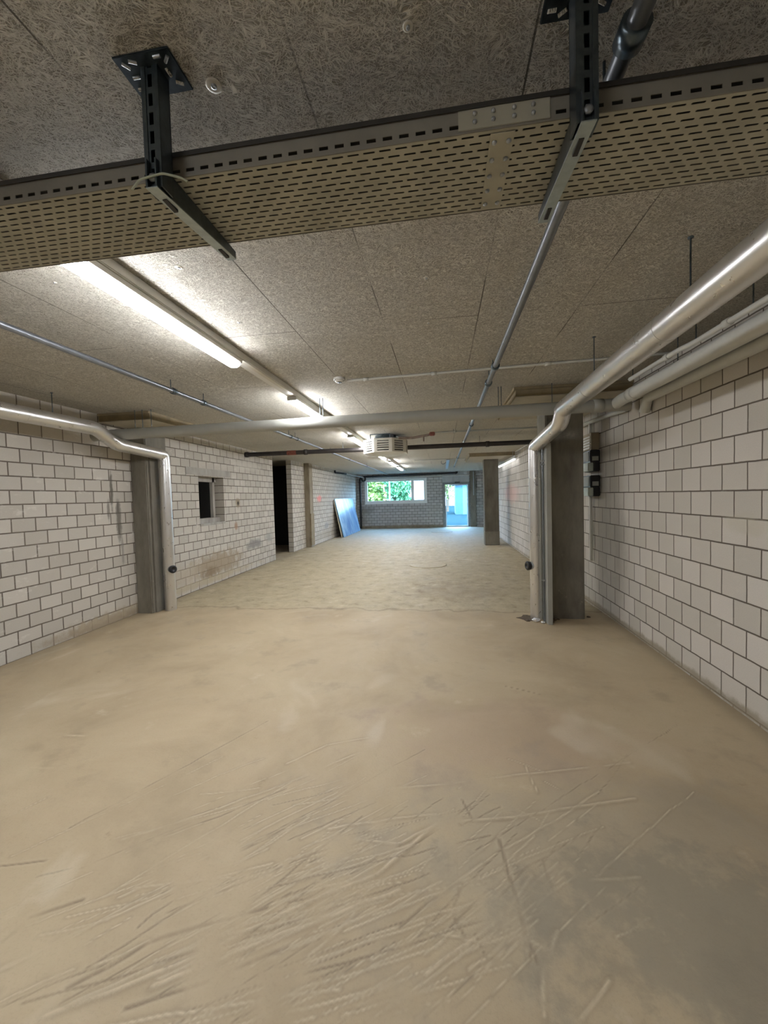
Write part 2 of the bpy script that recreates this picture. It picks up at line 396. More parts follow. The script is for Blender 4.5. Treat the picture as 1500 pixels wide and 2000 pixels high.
# ------------------------------------------------------------------ floor (real relief: scrape ridges and grooves)
STROKES = []   # filled with (points, width, height, kind)
def px(x, y):  # picture reading -> floor point, used only to lay out the scrape marks where they are on the floor
    p, r, yw = PITCH, ROLL, YAW
    F = Vector((-math.sin(yw)*math.cos(p), math.cos(yw)*math.cos(p), -math.sin(p)))
    R = Vector((math.cos(yw), math.sin(yw), 0)); U = R.cross(F)
    R2 = R*math.cos(r)+U*math.sin(r); U2 = -R*math.sin(r)+U*math.cos(r)
    d = R2*((x-750)/F_PX)-U2*((y-1000)/F_PX)+F
    t = -1.55/d.z
    return (d.x*t, d.y*t)
def stroke(pts, w=.007, h=.004, kind=0): STROKES.append(([px(*p) for p in pts], w, h, kind))
for pts, w_, h_, k_ in [
    ([(90, 1985), (330, 1890), (600, 1765), (740, 1710), (860, 1600)], .010, .006, 0),
    ([(140, 1960), (420, 1830), (640, 1790)], .008, .005, 0),
    ([(130, 1930), (290, 1840), (520, 1775)], .010, .004, 1),
    ([(240, 1640), (420, 1580), (560, 1530), (720, 1462)], .008, .005, 0),
    ([(260, 1655), (430, 1592), (560, 1540)], .006, .003, 1),
    ([(300, 1925), (460, 1860), (700, 1770), (780, 1740)], .010, .005, 0),
    ([(250, 1965), (400, 1920), (560, 1850)], .008, .004, 1),
    ([(690, 1640), (780, 1650), (860, 1605), (980, 1600), (1090, 1580), (1240, 1560)], .009, .006, 0),
    ([(760, 1540), (880, 1530), (1000, 1515), (1230, 1490)], .008, .005, 0),
    ([(640, 1620), (760, 1600), (850, 1590)], .007, .004, 0),
    ([(975, 1640), (990, 1700), (1020, 1800), (1050, 1880)], .010, .004, 1),
    ([(1000, 1760), (1040, 1710)], .008, .004, 0),
    ([(830, 1900), (930, 1830), (1000, 1770)], .008, .004, 0),
    ([(780, 1810), (830, 1770), (900, 1725)], .008, .004, 1),
    ([(600, 1870), (680, 1800), (700, 1770)], .007, .004, 0),
    ([(1060, 1985), (1060, 1900), (1090, 1820)], .008, .004, 0),
    ([(590, 1720), (700, 1690), (800, 1650)], .006, .003, 0),
    ([(1140, 1720), (1250, 1715)], .008, .003, 0),
    ([(0, 1890), (110, 1840)], .010, .003, 0),
    ([(0, 1840), (60, 1790), (160, 1760)], .010, .003, 1),
    ([(560, 1490), (640, 1455), (720, 1440)], .007, .003, 0),
    ([(0, 1690), (90, 1680)], .006, .003, 1)]:
    stroke(pts, w_, h_, k_)
for i in range(200):
    cx_ = random.gauss(600, 270); cy_ = random.gauss(1750, 120); L = random.choice((random.uniform(60, 200), random.uniform(200, 480)))
    if cy_ < 1490 or cy_ > 2040: continue
    a = math.radians(random.gauss(-24 if cx_ < 850 else -35, 7)); q = random.uniform(-5, 5)
    stroke([(cx_-L/2*math.cos(a), cy_-L/2*math.sin(a)), (cx_, cy_+q), (cx_+L/2*math.cos(a), cy_+L/2*math.sin(a))],
           random.uniform(.0025, .006), random.uniform(.0008, .0022), random.choice((0, 0, 0, 1)))
for i in range(26):
    cx_ = random.gauss(1010, 90); cy_ = random.gauss(1730, 110); L = random.uniform(30, 110); a = math.radians(random.choice((65, 75, -60, -40, 20))+random.gauss(0, 8))
    stroke([(cx_-L/2*math.cos(a), cy_-L/2*math.sin(a)), (cx_+L/2*math.cos(a), cy_+L/2*math.sin(a))], random.uniform(.003, .007), random.uniform(.001, .003), random.choice((0, 1)))

def vnoise(x, y, seed):
    def hsh(i, j): 
        n = (i*374761393 + j*668265263 + seed*974634777) & 0x7fffffff
        n = ((n ^ (n >> 13))*1274126177) & 0x7fffffff
        return ((n ^ (n >> 16)) & 0xffff)/65535.0
    xi = np.floor(x).astype(np.int64); yi = np.floor(y).astype(np.int64); fx = x-xi; fy = y-yi
    fx = fx*fx*(3-2*fx); fy = fy*fy*(3-2*fy)
    return (hsh(xi, yi)*(1-fx)+hsh(xi+1, yi)*fx)*(1-fy)+(hsh(xi, yi+1)*(1-fx)+hsh(xi+1, yi+1)*fx)*fy
def fbm(x, y, seed, o=4):
    r = 0; a = .5
    for i in range(o): r = r+a*vnoise(x, y, seed+i); x = x*2.03; y = y*2.03; a *= .5
    return r
def make_floor():
    xs = np.concatenate([np.linspace(XL-1.6, -2.3, 40, endpoint=False), np.arange(-2.3, 1.99, .0085), [XR+.2]])
    ys = np.concatenate([np.linspace(YB, .9, 12, endpoint=False), np.arange(.9, 2.7, .0075), np.geomspace(2.7, 8.5, 200), np.geomspace(8.6, YF+.2, 60)])
    X, Y = np.meshgrid(xs, ys); Z = np.zeros_like(X); A = np.zeros(X.shape+(3,))
    wx = X+(fbm(X*6, Y*6, 3)-.5)*.022; wy = Y+(fbm(X*6, Y*6, 9)-.5)*.022
    brk = np.clip((fbm(X*6, Y*6, 21)-.27)*3.5, 0, 1)
    for pts, w_, h_, kind in STROKES:
        w_ *= .8; h_ *= .8
        for a, b in zip(pts[:-1], pts[1:]):
            ax, ay = a; bx, by = b
            m = w_*6+.03
            i0, i1 = np.searchsorted(ys, [min(ay, by)-m, max(ay, by)+m]); j0, j1 = np.searchsorted(xs, [min(ax, bx)-m, max(ax, bx)+m])
            if i1 <= i0 or j1 <= j0: continue
            sl = (slice(i0, i1), slice(j0, j1)); dx, dy = bx-ax, by-ay; L2 = dx*dx+dy*dy+1e-9
            t = np.clip(((wx[sl]-ax)*dx+(wy[sl]-ay)*dy)/L2, 0, 1)
            sx = wx[sl]-ax-t*dx; sy = wy[sl]-ay-t*dy; d = np.hypot(sx, sy)
            g = np.exp(-(d/w_)**2)*brk[sl]; g2 = np.exp(-(d/(w_*2.2))**2)*brk[sl]
            if kind == 0:
                Z[sl] += h_*g-h_*.5*(g2-g); A[sl+(0,)] = np.maximum(A[sl+(0,)], g)
                A[sl+(1,)] = np.maximum(A[sl+(1,)], (g2-g)*.8)
            else:
                Z[sl] -= h_*g; A[sl+(1,)] = np.maximum(A[sl+(1,)], g); A[sl+(0,)] = np.maximum(A[sl+(0,)], (g2-g)*.5)
    Z = np.clip(Z, -.006, .007)
    far = np.clip((Y-5.25)/.25, 0, 1)
    Z += (fbm(X*2.2, Y*2.2, 31)-.47)*.006+far*(fbm(X*5, Y*5, 41, 5)-.5)*.016-far*.006
    n, m = X.shape; V = np.stack([X, Y, Z], -1).reshape(-1, 3)
    idx = np.arange(n*m).reshape(n, m)
    Fc = np.stack([idx[:-1, :-1], idx[:-1, 1:], idx[1:, 1:], idx[1:, :-1]], -1).reshape(-1, 4)
    me = bpy.data.meshes.new('floor'); me.vertices.add(len(V)); me.vertices.foreach_set('co', V.ravel())
    me.loops.add(Fc.size); me.loops.foreach_set('vertex_index', Fc.ravel()); me.polygons.add(len(Fc))
    me.polygons.foreach_set('loop_start', np.arange(0, Fc.size, 4)); me.polygons.foreach_set('loop_total', np.full(len(Fc), 4))
    me.polygons.foreach_set('use_smooth', np.ones(len(Fc), bool)); me.update(); me.validate()
    at = me.attributes.new('scrape', 'FLOAT_COLOR', 'POINT'); c4 = np.ones((len(V), 4)); c4[:, :3] = A.reshape(-1, 3)
    at.data.foreach_set('color', c4.ravel().astype(np.float32))
    me.materials.append(M['floor']); o = bpy.data.objects.new('floor', me); COL.objects.link(o); struct(o)
make_floor()

# ------------------------------------------------------------------ shell
struct(MB().box(XL-1.7, XR+.2, YB, YF+.3, H, H+.2).build('ceiling', M['ceiling']))
T = .24
mb = MB()
# left wall, near piece with the small window opening (y 6.62-7.47, z 1.13-2.02)
wy0, wy1, wz0, wz1 = 6.64, 7.47, 1.14, 2.02
mb.box(XL-T, XL, YB, wy0, -.1, H); mb.box(XL-T, XL, wy0, wy1, -.1, wz0); mb.box(XL-T, XL, wy0, wy1, wz1, H); mb.box(XL-T, XL, wy1, 9.85, -.1, H)
struct(mb.build('wall_left', M['wall_left']))
mb = MB().box(XL-.22, XL-.07, 11.32, 12.45, -.1, H); mb.box(XL-.2, XL+.04, 12.75, YF, -.1, H)
struct(mb.build('wall_left', M['wall_left']))
struct(MB().box(XR, XR+.2, YB, YF, -.1, H).build('wall_right', M['wall_right']))
struct(MB().box(XL-1.7, XR+.2, YB-.2, YB, -.1, H).build('wall_rear', M['wall_far']))
# dark side room behind the opening
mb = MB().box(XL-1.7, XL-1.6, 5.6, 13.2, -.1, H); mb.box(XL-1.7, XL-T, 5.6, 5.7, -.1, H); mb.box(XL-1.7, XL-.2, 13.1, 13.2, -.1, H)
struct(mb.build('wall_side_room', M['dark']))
# far wall with window and door openings
WX0, WX1, WZ0, WZ1 = -3.84, -.745, 1.225, 2.445
DX0, DX1, DZ = .10, 1.31, 2.14
mb = MB()
mb.box(XL-.2, WX0, YF, YF+.3, -.1, H); mb.box(WX0, WX1, YF, YF+.3, -.1, WZ0); mb.box(WX0, WX1, YF, YF+.3, WZ1, H)
mb.box(WX1, DX0-.08, YF, YF+.3, -.1, H); mb.box(DX1, XR+.2, YF, YF+.3, -.1, H)
struct(mb.build('wall_far', M['wall_far']))
struct(MB().box(DX0-.08, DX1, YF-.01, YF+.29, DZ, H).build('trim_1', M['plaster']), 'smooth grey lintel panel above the far door')
struct(MB().box(XL, WX0-.4, YF-.03, YF, 0, .12).box(WX0-.4, DX0-.1, YF-.03, YF, 0, .10).build('baseboard_far', M['concrete_warm']))

# far window
win = thing('window_1', 'white framed window with a wide and a narrow pane in the far wall', 'window'); struct(win)
fy0, fy1 = YF+.0, YF+.09
mb = MB()
def rect_frame(mb, x0, x1, z0, z1, t, y0, y1):
    mb.box(x0, x1, y0, y1, z1-t, z1, .006); mb.box(x0, x1, y0, y1, z0, z0+t, .006)
    mb.box(x0, x0+t, y0, y1, z0+t, z1-t, .006); mb.box(x1-t, x1, y0, y1, z0+t, z1-t, .006)
rect_frame(mb, WX0, WX1, WZ0, WZ1, .06, fy0-.02, fy1)
mb.build('window_frame', M['frame_pvc'], win)
mb = MB(); mx = WX1-.70
rect_frame(mb, WX0+.05, mx+.02, WZ0+.05, WZ1-.05, .085, fy0-.03, fy1-.02); mb.build('sash', M['frame_pvc'], win)
mb = MB(); rect_frame(mb, mx-.02, WX1-.05, WZ0+.05, WZ1-.05, .095, fy0-.035, fy1-.02); mb.build('sash', M['frame_pvc'], win)
MB().box(WX0+.1, mx, fy0+.03, fy0+.036, WZ0+.1, WZ1-.1).build('pane', M['glass'], win)
MB().box(mx, WX1-.1, fy0+.03, fy0+.036, WZ0+.1, WZ1-.1).build('pane', M['glass'], win)
MB().box(WX0-.02, WX1+.02, YF-.05, YF+.02, WZ0-.03, WZ0, .004).build('window_sill', M['frame_pvc'], win)
# far door
dr = thing('door_1', 'grey framed glazed door in the far wall', 'door'); struct(dr)
mb = MB(); mb.box(DX0-.08, DX0+.06, YF-.03, YF+.12, 0, DZ+.04, .005); mb.box(DX1-.08, DX1+.01, YF-.03, YF+.12, 0, DZ+.04, .005); mb.box(DX0+.06, DX1-.08, YF-.03, YF+.12, DZ-.08, DZ+.04, .005)
mb.build('door_frame', M['doorframe'], dr)
mb = MB(); rect_frame(mb, DX0+.07, DX1-.09, .03, DZ-.09, .035, YF+.02, YF+.06); mb.build('door_leaf_frame', M['frame_pvc'], dr)
MB().box(DX0+.1, DX1-.12, YF+.035, YF+.041, .06, DZ-.12).build('pane', M['glass'], dr)
MB().box(DX0-.02, DX1-.02, YF-.02, YF+.2, -.01, .03, .004).build('threshold', M['galv'], dr)
MB().tube([(DX0+.1, YF+.0, 1.0), (DX0+.1, YF-.05, 1.0), (DX0+.22, YF-.05, 1.0)], .009, 10, .02).build('door_handle', M['galv'], dr)
# closer and switch
tag(MB().box(.62, .86, YF-.07, YF-.01, DZ+.0, DZ+.05, .004).build('door_closer', M['black']), 'dark door closer on the lintel of the far door', 'door closer')
tag(MB().box(-.06, .0, YF-.03, YF, 1.06, 1.13, .006).build('light_switch', M['white']), 'small white light switch left of the far door', 'switch')

# small window in left wall: lintel, reveal frame, inner casement
lw = thing('window_2', 'small dark window opening in the left wall with concrete lintel', 'window'); struct(lw)
MB().box(XL-.2, XL+.012, 6.28, 7.72, 2.03, 2.16, .006).build('lintel', M['concrete_light'], lw)
mb = MB(); mb.box(XL-.22, XL-.16, wy0, wy0+.03, wz0, wz1); mb.box(XL-.22, XL-.16, wy1-.13, wy1-.06, wz0, wz1); mb.box(XL-.22, XL-.16, wy0, wy1, wz1-.09, wz1); mb.box(XL-.22, XL-.10, wy0, wy1, wz0, wz0+.10)
mb.build('window_frame', M['concrete_light'], lw)
MB().box(XL-.02, XL+.015, wy0, wy1, wz0-.03, wz0+.015, .004).build('window_sill', M['concrete_light'], lw)
MB().box(XL-.55, XL-.52, wy0+.3, wy1-.1, wz0-.05, wz1-.05).build('inner_shutter', M['concrete'], lw)

# ------------------------------------------------------------------ columns
def column(label, x0, x1, y0, y1, mat, cap=None, group=None, foot=None):
    t = thing('concrete_column', label, 'column', ((x0+x1)/2, (y0+y1)/2, 0))
    MB().box(x0, x1, y0, y1, -.02, H-.001, .012).build('shaft', mat, t)
    if cap:
        MB().box(*cap, H-.095, H-.03, .003).build('capital_panel', M['wood'], t)
        MB().box(cap[0]+.01, cap[1]-.01, cap[2]+.01, cap[3]-.01, H-.101, H-.093).build('capital_soffit', M['board_pale'], t)
        MB().box(cap[0]-.02, cap[1]+.0, cap[2]-.02, cap[3]+.02, H-.03, H-.001).build('capital_top_board', M['wood'], t)
    return t
column('grey concrete column beside the left wall behind the silver downpipe', XL, -4.06, 5.07, 5.5, M['concrete'], (XL, -3.585, 4.58, 5.95))
column('thick dark concrete column standing near the right wall, nearest one', 1.25, 1.684, 5.12, 5.55, M['concrete'], (.815, XR, 4.58, 6.0))
c = column('farther freestanding concrete column with chipped face, near the far door', 1.27, 1.69, 12.5, 12.9, M['concrete_shaded'], (.78, XR, 11.5, 13.6))
MB().box(1.265, 1.695, 12.495, 12.905, 0, .42, .008).build('plinth', M['concrete'], c)
c = column('narrow brown concrete pilaster set in the left wall past the dark doorway', XL-.15, XL+.10, 12.42, 12.76, M['concrete_warm'])
MB().box(XL+.085, XL+.125, 12.40, 12.74, .05, 1.08, .01).build('broken_facing', M['wood'], c)
column('dark concrete pier against the far wall right of the door', 1.34, 1.62, YF-.12, YF, M['concrete'])

# duct and conduit at the near column
d = thing('cable_duct', 'tall grey cable duct standing at the front edge of the near right column', 'cable duct', (1.225, 4.99, 0))
MB().box(1.195, 1.250, 4.87, 5.12, 0, 2.12, .004).build('channel', M['pvc_grey'], d)
MB().tube([(1.175, 4.96, 0), (1.175, 4.96, 2.06)], .012, 10).build('pipe', M['conduit'], d)
for z in (.5, 1.87, 1.91): MB().box(1.155, 1.197, 4.945, 4.975, z, z+.02, .002).build('clip', M['galv'], d)
d = thing('cable_duct', 'narrow dark channel on the left column beside the silver pipe', 'cable duct', (-4.04, 5.3, 0))
MB().box(-4.06, -4.035, 5.12, 5.36, 0, 2.2, .004).build('channel', M['concrete'], d)
MB().tube([(-4.018, 5.4, 0), (-4.018, 5.4, 2.1)], .014, 10).build('pipe', M['blackpipe'], d)

# ------------------------------------------------------------------ silver lagged pipes
def lagged(label, pts, r, joints, stub, sdir, rods):
    t = thing('lagged_pipe', label, 'pipe', pts[-1])
    MB().tube(pts, r, 32, .06).build('lagging', M['foil'], t)
    for a, b, rr in joints:
        MB().tube([a, b], rr, 32).build('seam_band', M['foil'], t)
    s0 = Vector(stub); sdv = Vector(sdir).normalized()
    g = MB().lathe(s0, sdv, [(0, .0), (0, .05), (r+.01, .05), (r+.01, 0)]).build('gauge_collar', M['galv'], t)
    MB().lathe(s0+sdv*(r+.01), sdv, [(0, 0), (0, .052), (.035, .056), (.045, .045), (.045, .028), (.035, .024), (.035, 0)]).build('black_cap', M['black'], g)
    for p in rods:
        h_ = MB().tube([(p[0], p[1], p[2]), (p[0], p[1], H)], .004, 8).build('hanger_rod', M['galv_dark'], t)
        MB().lathe((p[0], p[1], H-.006), (0, 0, 1), [(0, 0), (0, .012), (.006, .012)]).build('rod_anchor', M['galv_dark'], h_)
    return t
RP = [(1.17, -4.9, 2.55), (1.17, 4.10, 2.352), (1.165, 4.20, 2.225), (1.13, 5.13, 2.115), (1.13, 5.13, -.02)]
lagged('silver foil lagged pipe rising beside the near right column', RP, .077,
       [((1.17, 2.30, 2.3915), (1.17, 2.33, 2.391), .0785), ((1.17, 1.2, 2.416), (1.17, 1.23, 2.4152), .0785), ((1.17, 3.4, 2.367), (1.17, 3.43, 2.3665), .0785),
        ((1.13, 5.13, .02), (1.13, 5.13, .05), .0785), ((1.17, 4.09, 2.352), (1.168, 4.13, 2.335), .0795), ((1.13, 5.13, 1.2), (1.13, 5.13, 1.23), .0785)],
       (1.13, 5.13, .66), (-1, -.3, 0), [(1.15, 2.07, 2.46), (1.145, 3.24, 2.44)])
LP = [(-3.9, -4.9, 2.43), (-3.9, 4.10, 2.422), (-3.9, 4.40, 2.275), (-3.93, 5.27, 2.235), (-3.93, 5.27, -.02)]
lagged('silver foil lagged pipe running along the left wall and down its column', LP, .077,
       [((-3.9, 3.3, 2.4225), (-3.9, 3.34, 2.4225), .0785), ((-3.93, 5.27, 1.2), (-3.93, 5.27, 1.23), .0785), ((-3.93, 5.27, .02), (-3.93, 5.27, .05), .0785)],
       (-3.93, 5.27, .60), (1, -.55, 0), [(-3.9, 2.0, 2.5), (-3.9, 3.6, 2.5)])

# ------------------------------------------------------------------ other pipes
def pipe(name, label, pts, r, mat, couplings=(), rods=(), bend=.05, n=20, cmat=None, cat='pipe', crad=1.35, clen=.05):
    t = thing(name, label, cat, pts[0])
    MB().tube(pts, r, n, bend).build('tube', mat, t)
    for c_ in couplings:
        c_ = Vector(c_); 
        # direction of nearest segment
        best = None
        for a, b in zip(pts[:-1], pts[1:]):
            a = Vector(a); b = Vector(b); dd = (b-a); tt = max(0, min(1, (c_-a).dot(dd)/dd.length_squared)); q = a+dd*tt
            if best is None or (q-c_).length < best[0]: best = ((q-c_).length, q, dd.normalized())
        q, dv = best[1], best[2]
        MB().lathe(q-dv*clen/2, dv, [(0, r), (0, r*crad), (clen, r*crad), (clen, r)], n).build('coupling', cmat or mat, t)
    for p in rods:
        MB().tube([(p[0], p[1], p[2]), (p[0], p[1], H)], .004, 8).build('hanger_rod', M['galv_dark'], t)
    return t
pipe('drain_pipe', 'grey pipe crossing the room from wall to wall below the ceiling', [(XL, 4.5, 2.41), (1.93, 4.5, 2.437)], .066, M['pvc_grey'],
     couplings=[(1.62, 4.5, 2.435)], rods=[(-1.365, 4.5, 2.47), (-1.33, 4.5, 2.47), (.62, 4.5, 2.49), (.65, 4.5, 2.49), (1.17, 4.5, 2.49), (-3.72, 4.5, 2.47), (-3.50, 4.5, 2.47), (-3.62, 4.5, 2.47)], crad=1.08, clen=.1)
pipe('wall_pipe', 'pale grey pipe hung below the ceiling along the right wall', [(1.79, -4.9, 2.475), (1.79, 4.35, 2.455), (1.79, 4.49, 2.44)], .058, M['pvc_pipe'],
     couplings=[(1.79, 4.1, 2.455)], rods=[(1.79, 3.38, 2.5), (1.79, 1.5, 2.5)], crad=1.1, clen=.1)
pipe('wall_pipe', 'lower pale pipe tight against the right wall ending in an elbow', [(1.94, -4.9, 2.42), (1.94, 4.15, 2.42), (1.94, 4.22, 2.30)], .045, M['pvc_pipe'], crad=1.15)
pipe('conduit_pipe', 'thin grey conduit above the pale pipes at the right wall', [(1.70, -4.9, 2.52), (1.70, 3.0, 2.53), (1.70, 3.2, 2.545), (1.70, 3.95, 2.55)], .018, M['pvc_pipe'],
     couplings=[(1.7, 3.35, 2.545), (1.7, 2.7, 2.53)], rods=[(1.7, 2.5, 2.52), (1.7, 3.0, 2.52), (1.7, 3.9, 2.54)])
pipe('conduit_pipe', 'pale cable hose along the right wall behind the near column', [(1.95, 4.62, 2.41), (1.95, 4.95, 2.43), (1.96, 5.75, 2.47), (1.96, 6.6, 2.48)], .026, M['pvc_pipe'])
pipe('conduit_pipe', 'steel conduit running lengthwise under the ceiling on the left', [(-2.49, -4.9, 2.602), (-2.49, YF-1.5, 2.602)], .021, M['conduit'],
     couplings=[(-2.49, y, 2.6) for y in (3.52, 4.0, 6.5, 6.8, 8.8, 10.8, 13.4)],
     rods=[(-2.49, y, 2.6) for y in (3.48, 4.0, 6.4, 6.7, 8.9, 13.4)], cmat=M['galv_dark'], crad=1.4)
pipe('conduit_pipe', 'steel conduit running lengthwise under the ceiling right of centre, passing above the cable tray', [(.455, -4.9, 2.60), (.455, 15.4, 2.60)], .0225, M['conduit'],
     couplings=[(.455, 1.04, 2.6), (.455, 3.45, 2.6), (.455, 3.95, 2.6), (.455, 6.2, 2.6), (.455, 8.6, 2.6), (.455, 11.5, 2.6), (.455, 14.9, 2.6)],
     rods=[(.455, 1.2, 2.6), (.455, 3.6, 2.6), (.455, 3.9, 2.6), (.455, 8.7, 2.6)], cmat=M['galv_dark'], crad=1.5)
bp = pipe('black_drain_pipe', 'black pipe crossing the room below the ceiling behind the heater unit', [(-4.14, 8.12, 2.53), (1.97, 8.12, 2.53)], .046, M['blackpipe'],
     couplings=[(-4.11, 8.12, 2.53), (-2.8, 8.12, 2.53), (.9, 8.12, 2.53)], rods=[(-2.0, 8.12, 2.53), (.75, 8.12, 2.53)], crad=1.25, clen=.07)
MB().tube([(-3.2, 8.12, 2.53), (-3.0, 8.12, 2.53)], .049, 20).build('red_band', M['rust'], bp)
pipe('detector_conduit', 'thin pale conduit on the ceiling leading right from the smoke detector', [(-.89, 3.86, 2.686), (1.95, 3.72, 2.686)], .011, M['pvc_pipe'],
     couplings=[(-.7, 3.85, 2.686), (-.05, 3.82, 2.686), (.95, 3.77, 2.686)], crad=1.5)
pipe('heating_pipe', 'thin grey pipe crossing the ceiling right of the heater unit', [(-.12, 7.15, 2.655), (1.97, 7.15, 2.655)], .016, M['pvc_grey'], couplings=[(.25, 7.15, 2.63)], rods=[(.22, 7.15, 2.63)])
vp = pipe('valve_pipe', 'brown supply pipe with a red valve feeding the heater unit', [(-.75, 7.2, 2.60), (-.5, 7.2, 2.585), (-.17, 7.15, 2.625)], .022, M['brownpipe'], n=14)
MB().box(-.20, -.10, 7.11, 7.19, 2.60, 2.665, .012).build('red_valve', M['rust'], vp)
MB().tube([(-.30, 7.16, 2.6), (-.30, 7.14, 2.51)], .012, 10).build('drain_tap', M['brownpipe'], vp)
# far end pipes
pipe('black_drain_pipe', 'long black pipe along the top of the far wall', [(-3.88, YF-.12, 2.58), (.72, YF-.12, 2.62), (.72, YF-.12, 2.69)], .045, M['black'], couplings=[(-3.4, YF-.12, 2.61), (.66, YF-.12, 2.62)], bend=.02)
pipe('white_wall_pipe', 'pale pipe along the far wall above window and door', [(-3.75, YF-.07, 2.50), (1.97, YF-.07, 2.50)], .028, M['pvc_pipe'])
pipe('black_drain_pipe', 'black vertical downpipe in the far left corner', [(-4.05, YF-.14, 0), (-4.05, YF-.14, 2.42), (-3.99, YF-.14, 2.55)], .05, M['black'], couplings=[(-4.05, YF-.14, 2.3), (-4.05, YF-.14, .55)], rods=())
pipe('black_elbow_pipe', 'short black pipe bend sticking out near the top of the far left wall', [(-4.2, 15.6, 2.66), (-4.2, 15.6, 2.57), (-4.0, 16.2, 2.565), (-3.97, 16.5, 2.56)], .035, M['black'], bend=.04)
pipe('white_wall_pipe', 'thin pale pipe leading from the black bend to the far corner', [(-3.97, 16.5, 2.56), (-3.85, YF-.25, 2.54)], .022, M['pvc_pipe'])
pipe('black_siphon', 'curled black trap hanging in the far left corner', [(-3.75, YF-.3, 2.55), (-3.75, YF-.3, 2.38), (-3.9, YF-.3, 2.36), (-3.92, YF-.3, 2.5)], .04, M['black'], bend=.06)
pipe('riser_conduit', 'steel conduit dropping down the pier right of the far door', [(1.50, YF-.16, 2.65), (1.50, YF-.16, 1.52)], .02, M['galv'])
pipe('hanging_hook', 'small wire hook hanging from the ceiling near the far door', [(.0, 13.6, 2.7), (-.02, 13.6, 2.62), (.05, 13.6, 2.58), (.13, 13.6, 2.62), (.14, 13.6, 2.66)], .006, M['galv_dark'], n=8, cat='hook')
tag(MB().box(.16, .26, 12.9, 17.3, 2.66, 2.70, .003).build('ceiling_batten', M['galv']), 'grey batten strip fixed on the ceiling before the far door', 'batten')
pipe('ceiling_cable', 'thin cable running across the ceiling past the hook', [(-.85, 12.8, 2.685), (1.9, 12.85, 2.685)], .009, M['pvc_grey'], n=8, cat='cable')

# ------------------------------------------------------------------ lamps: linear fixtures on a trunking rail
LX = -1.56
tr = thing('lighting_trunking', 'long pale trunking rail carrying the lamps under the ceiling', 'trunking', (LX, 8, H))
MB().box(LX-.050, LX+.058, YB+.1, 17.2, 2.646, H, .005).build('rail', M['white'], tr)
MB().box(LX+.010, LX+.050, YB+.1, 17.2, 2.643, 2.6465, .001).build('cover_strip', M['cream'], tr)
def lamp(y0, L, label):
    t = thing('linear_lamp', label, 'lamp', (LX, y0, 2.642), 'lamps in the ceiling row')
    MB().box(LX-.052, LX+.052, y0, y0+L, 2.610, 2.6425, .004).build('housing', M['white'], t)
    # rounded diffuser below the housing
    prof = [(-.044, 2.634), (-.046, 2.604), (-.042, 2.586), (-.020, 2.576), (.020, 2.576), (.042, 2.586), (.046, 2.604), (.044, 2.634)]
    n = len(prof); vs = [(LX+a, y0+.03, z) for a, z in prof]+[(LX+a, y0+L-.03, z) for a, z in prof]
    MB().add(vs, [(i, i+1, n+i+1, n+i) for i in range(n-1)]+[(n-1, 0, n, 2*n-1)], True).add(vs[:n], [tuple(range(n))]).add(vs[n:], [tuple(range(n))]).build('diffuser', M['lamp'], t)
    for y in (y0, y0+L-.03):
        MB().box(LX-.049, LX+.049, y, y+.012, 2.60, 2.64, .003).build('end_cap', M['white'], t)
    return t
LS = 1.48
l0 = lamp(1.49, LS, 'nearest lit linear lamp, just beyond the perforated cable tray')
for y, lb in ((4.13, 'second lit linear lamp from the tray, above the grey crossing pipe'), (6.9, 'third lit linear lamp, partly hidden behind the heater unit'),
              (9.68, 'fourth lit linear lamp, seen just below the heater unit'), (12.2, 'fifth lit linear lamp of the row, last but one before the window wall'),
              (14.5, 'last lit linear lamp of the row, nearest to the far window'), (-1.9, 'lit linear lamp of the row behind the viewer')):
    copy_tree(l0, (0, y-1.49, 0), lb)
t = thing('linear_lamp', 'unlit looking strip lamp high on the far right wall behind the column', 'lamp', (1.9, 12, 2.45))
MB().box(1.86, 1.93, 10.7, 13.9, 2.46, 2.52, .008).build('housing', M['pvc_pipe'], t)
MB().box(1.868, 1.922, 10.95, 13.85, 2.425, 2.462, .01).build('diffuser', M['lamp_daylight_glow'], t)
MB().tube([(1.895, 11.2, 2.5), (1.895, 11.2, H)], .006, 8).build('hanger_rod', M['galv'], t)
MB().tube([(1.895, 13.4, 2.5), (1.895, 13.4, H)], .006, 8).build('hanger_rod', M['galv'], t)
t['label'] = 'strip lamp hung high beside the far right wall behind the column'

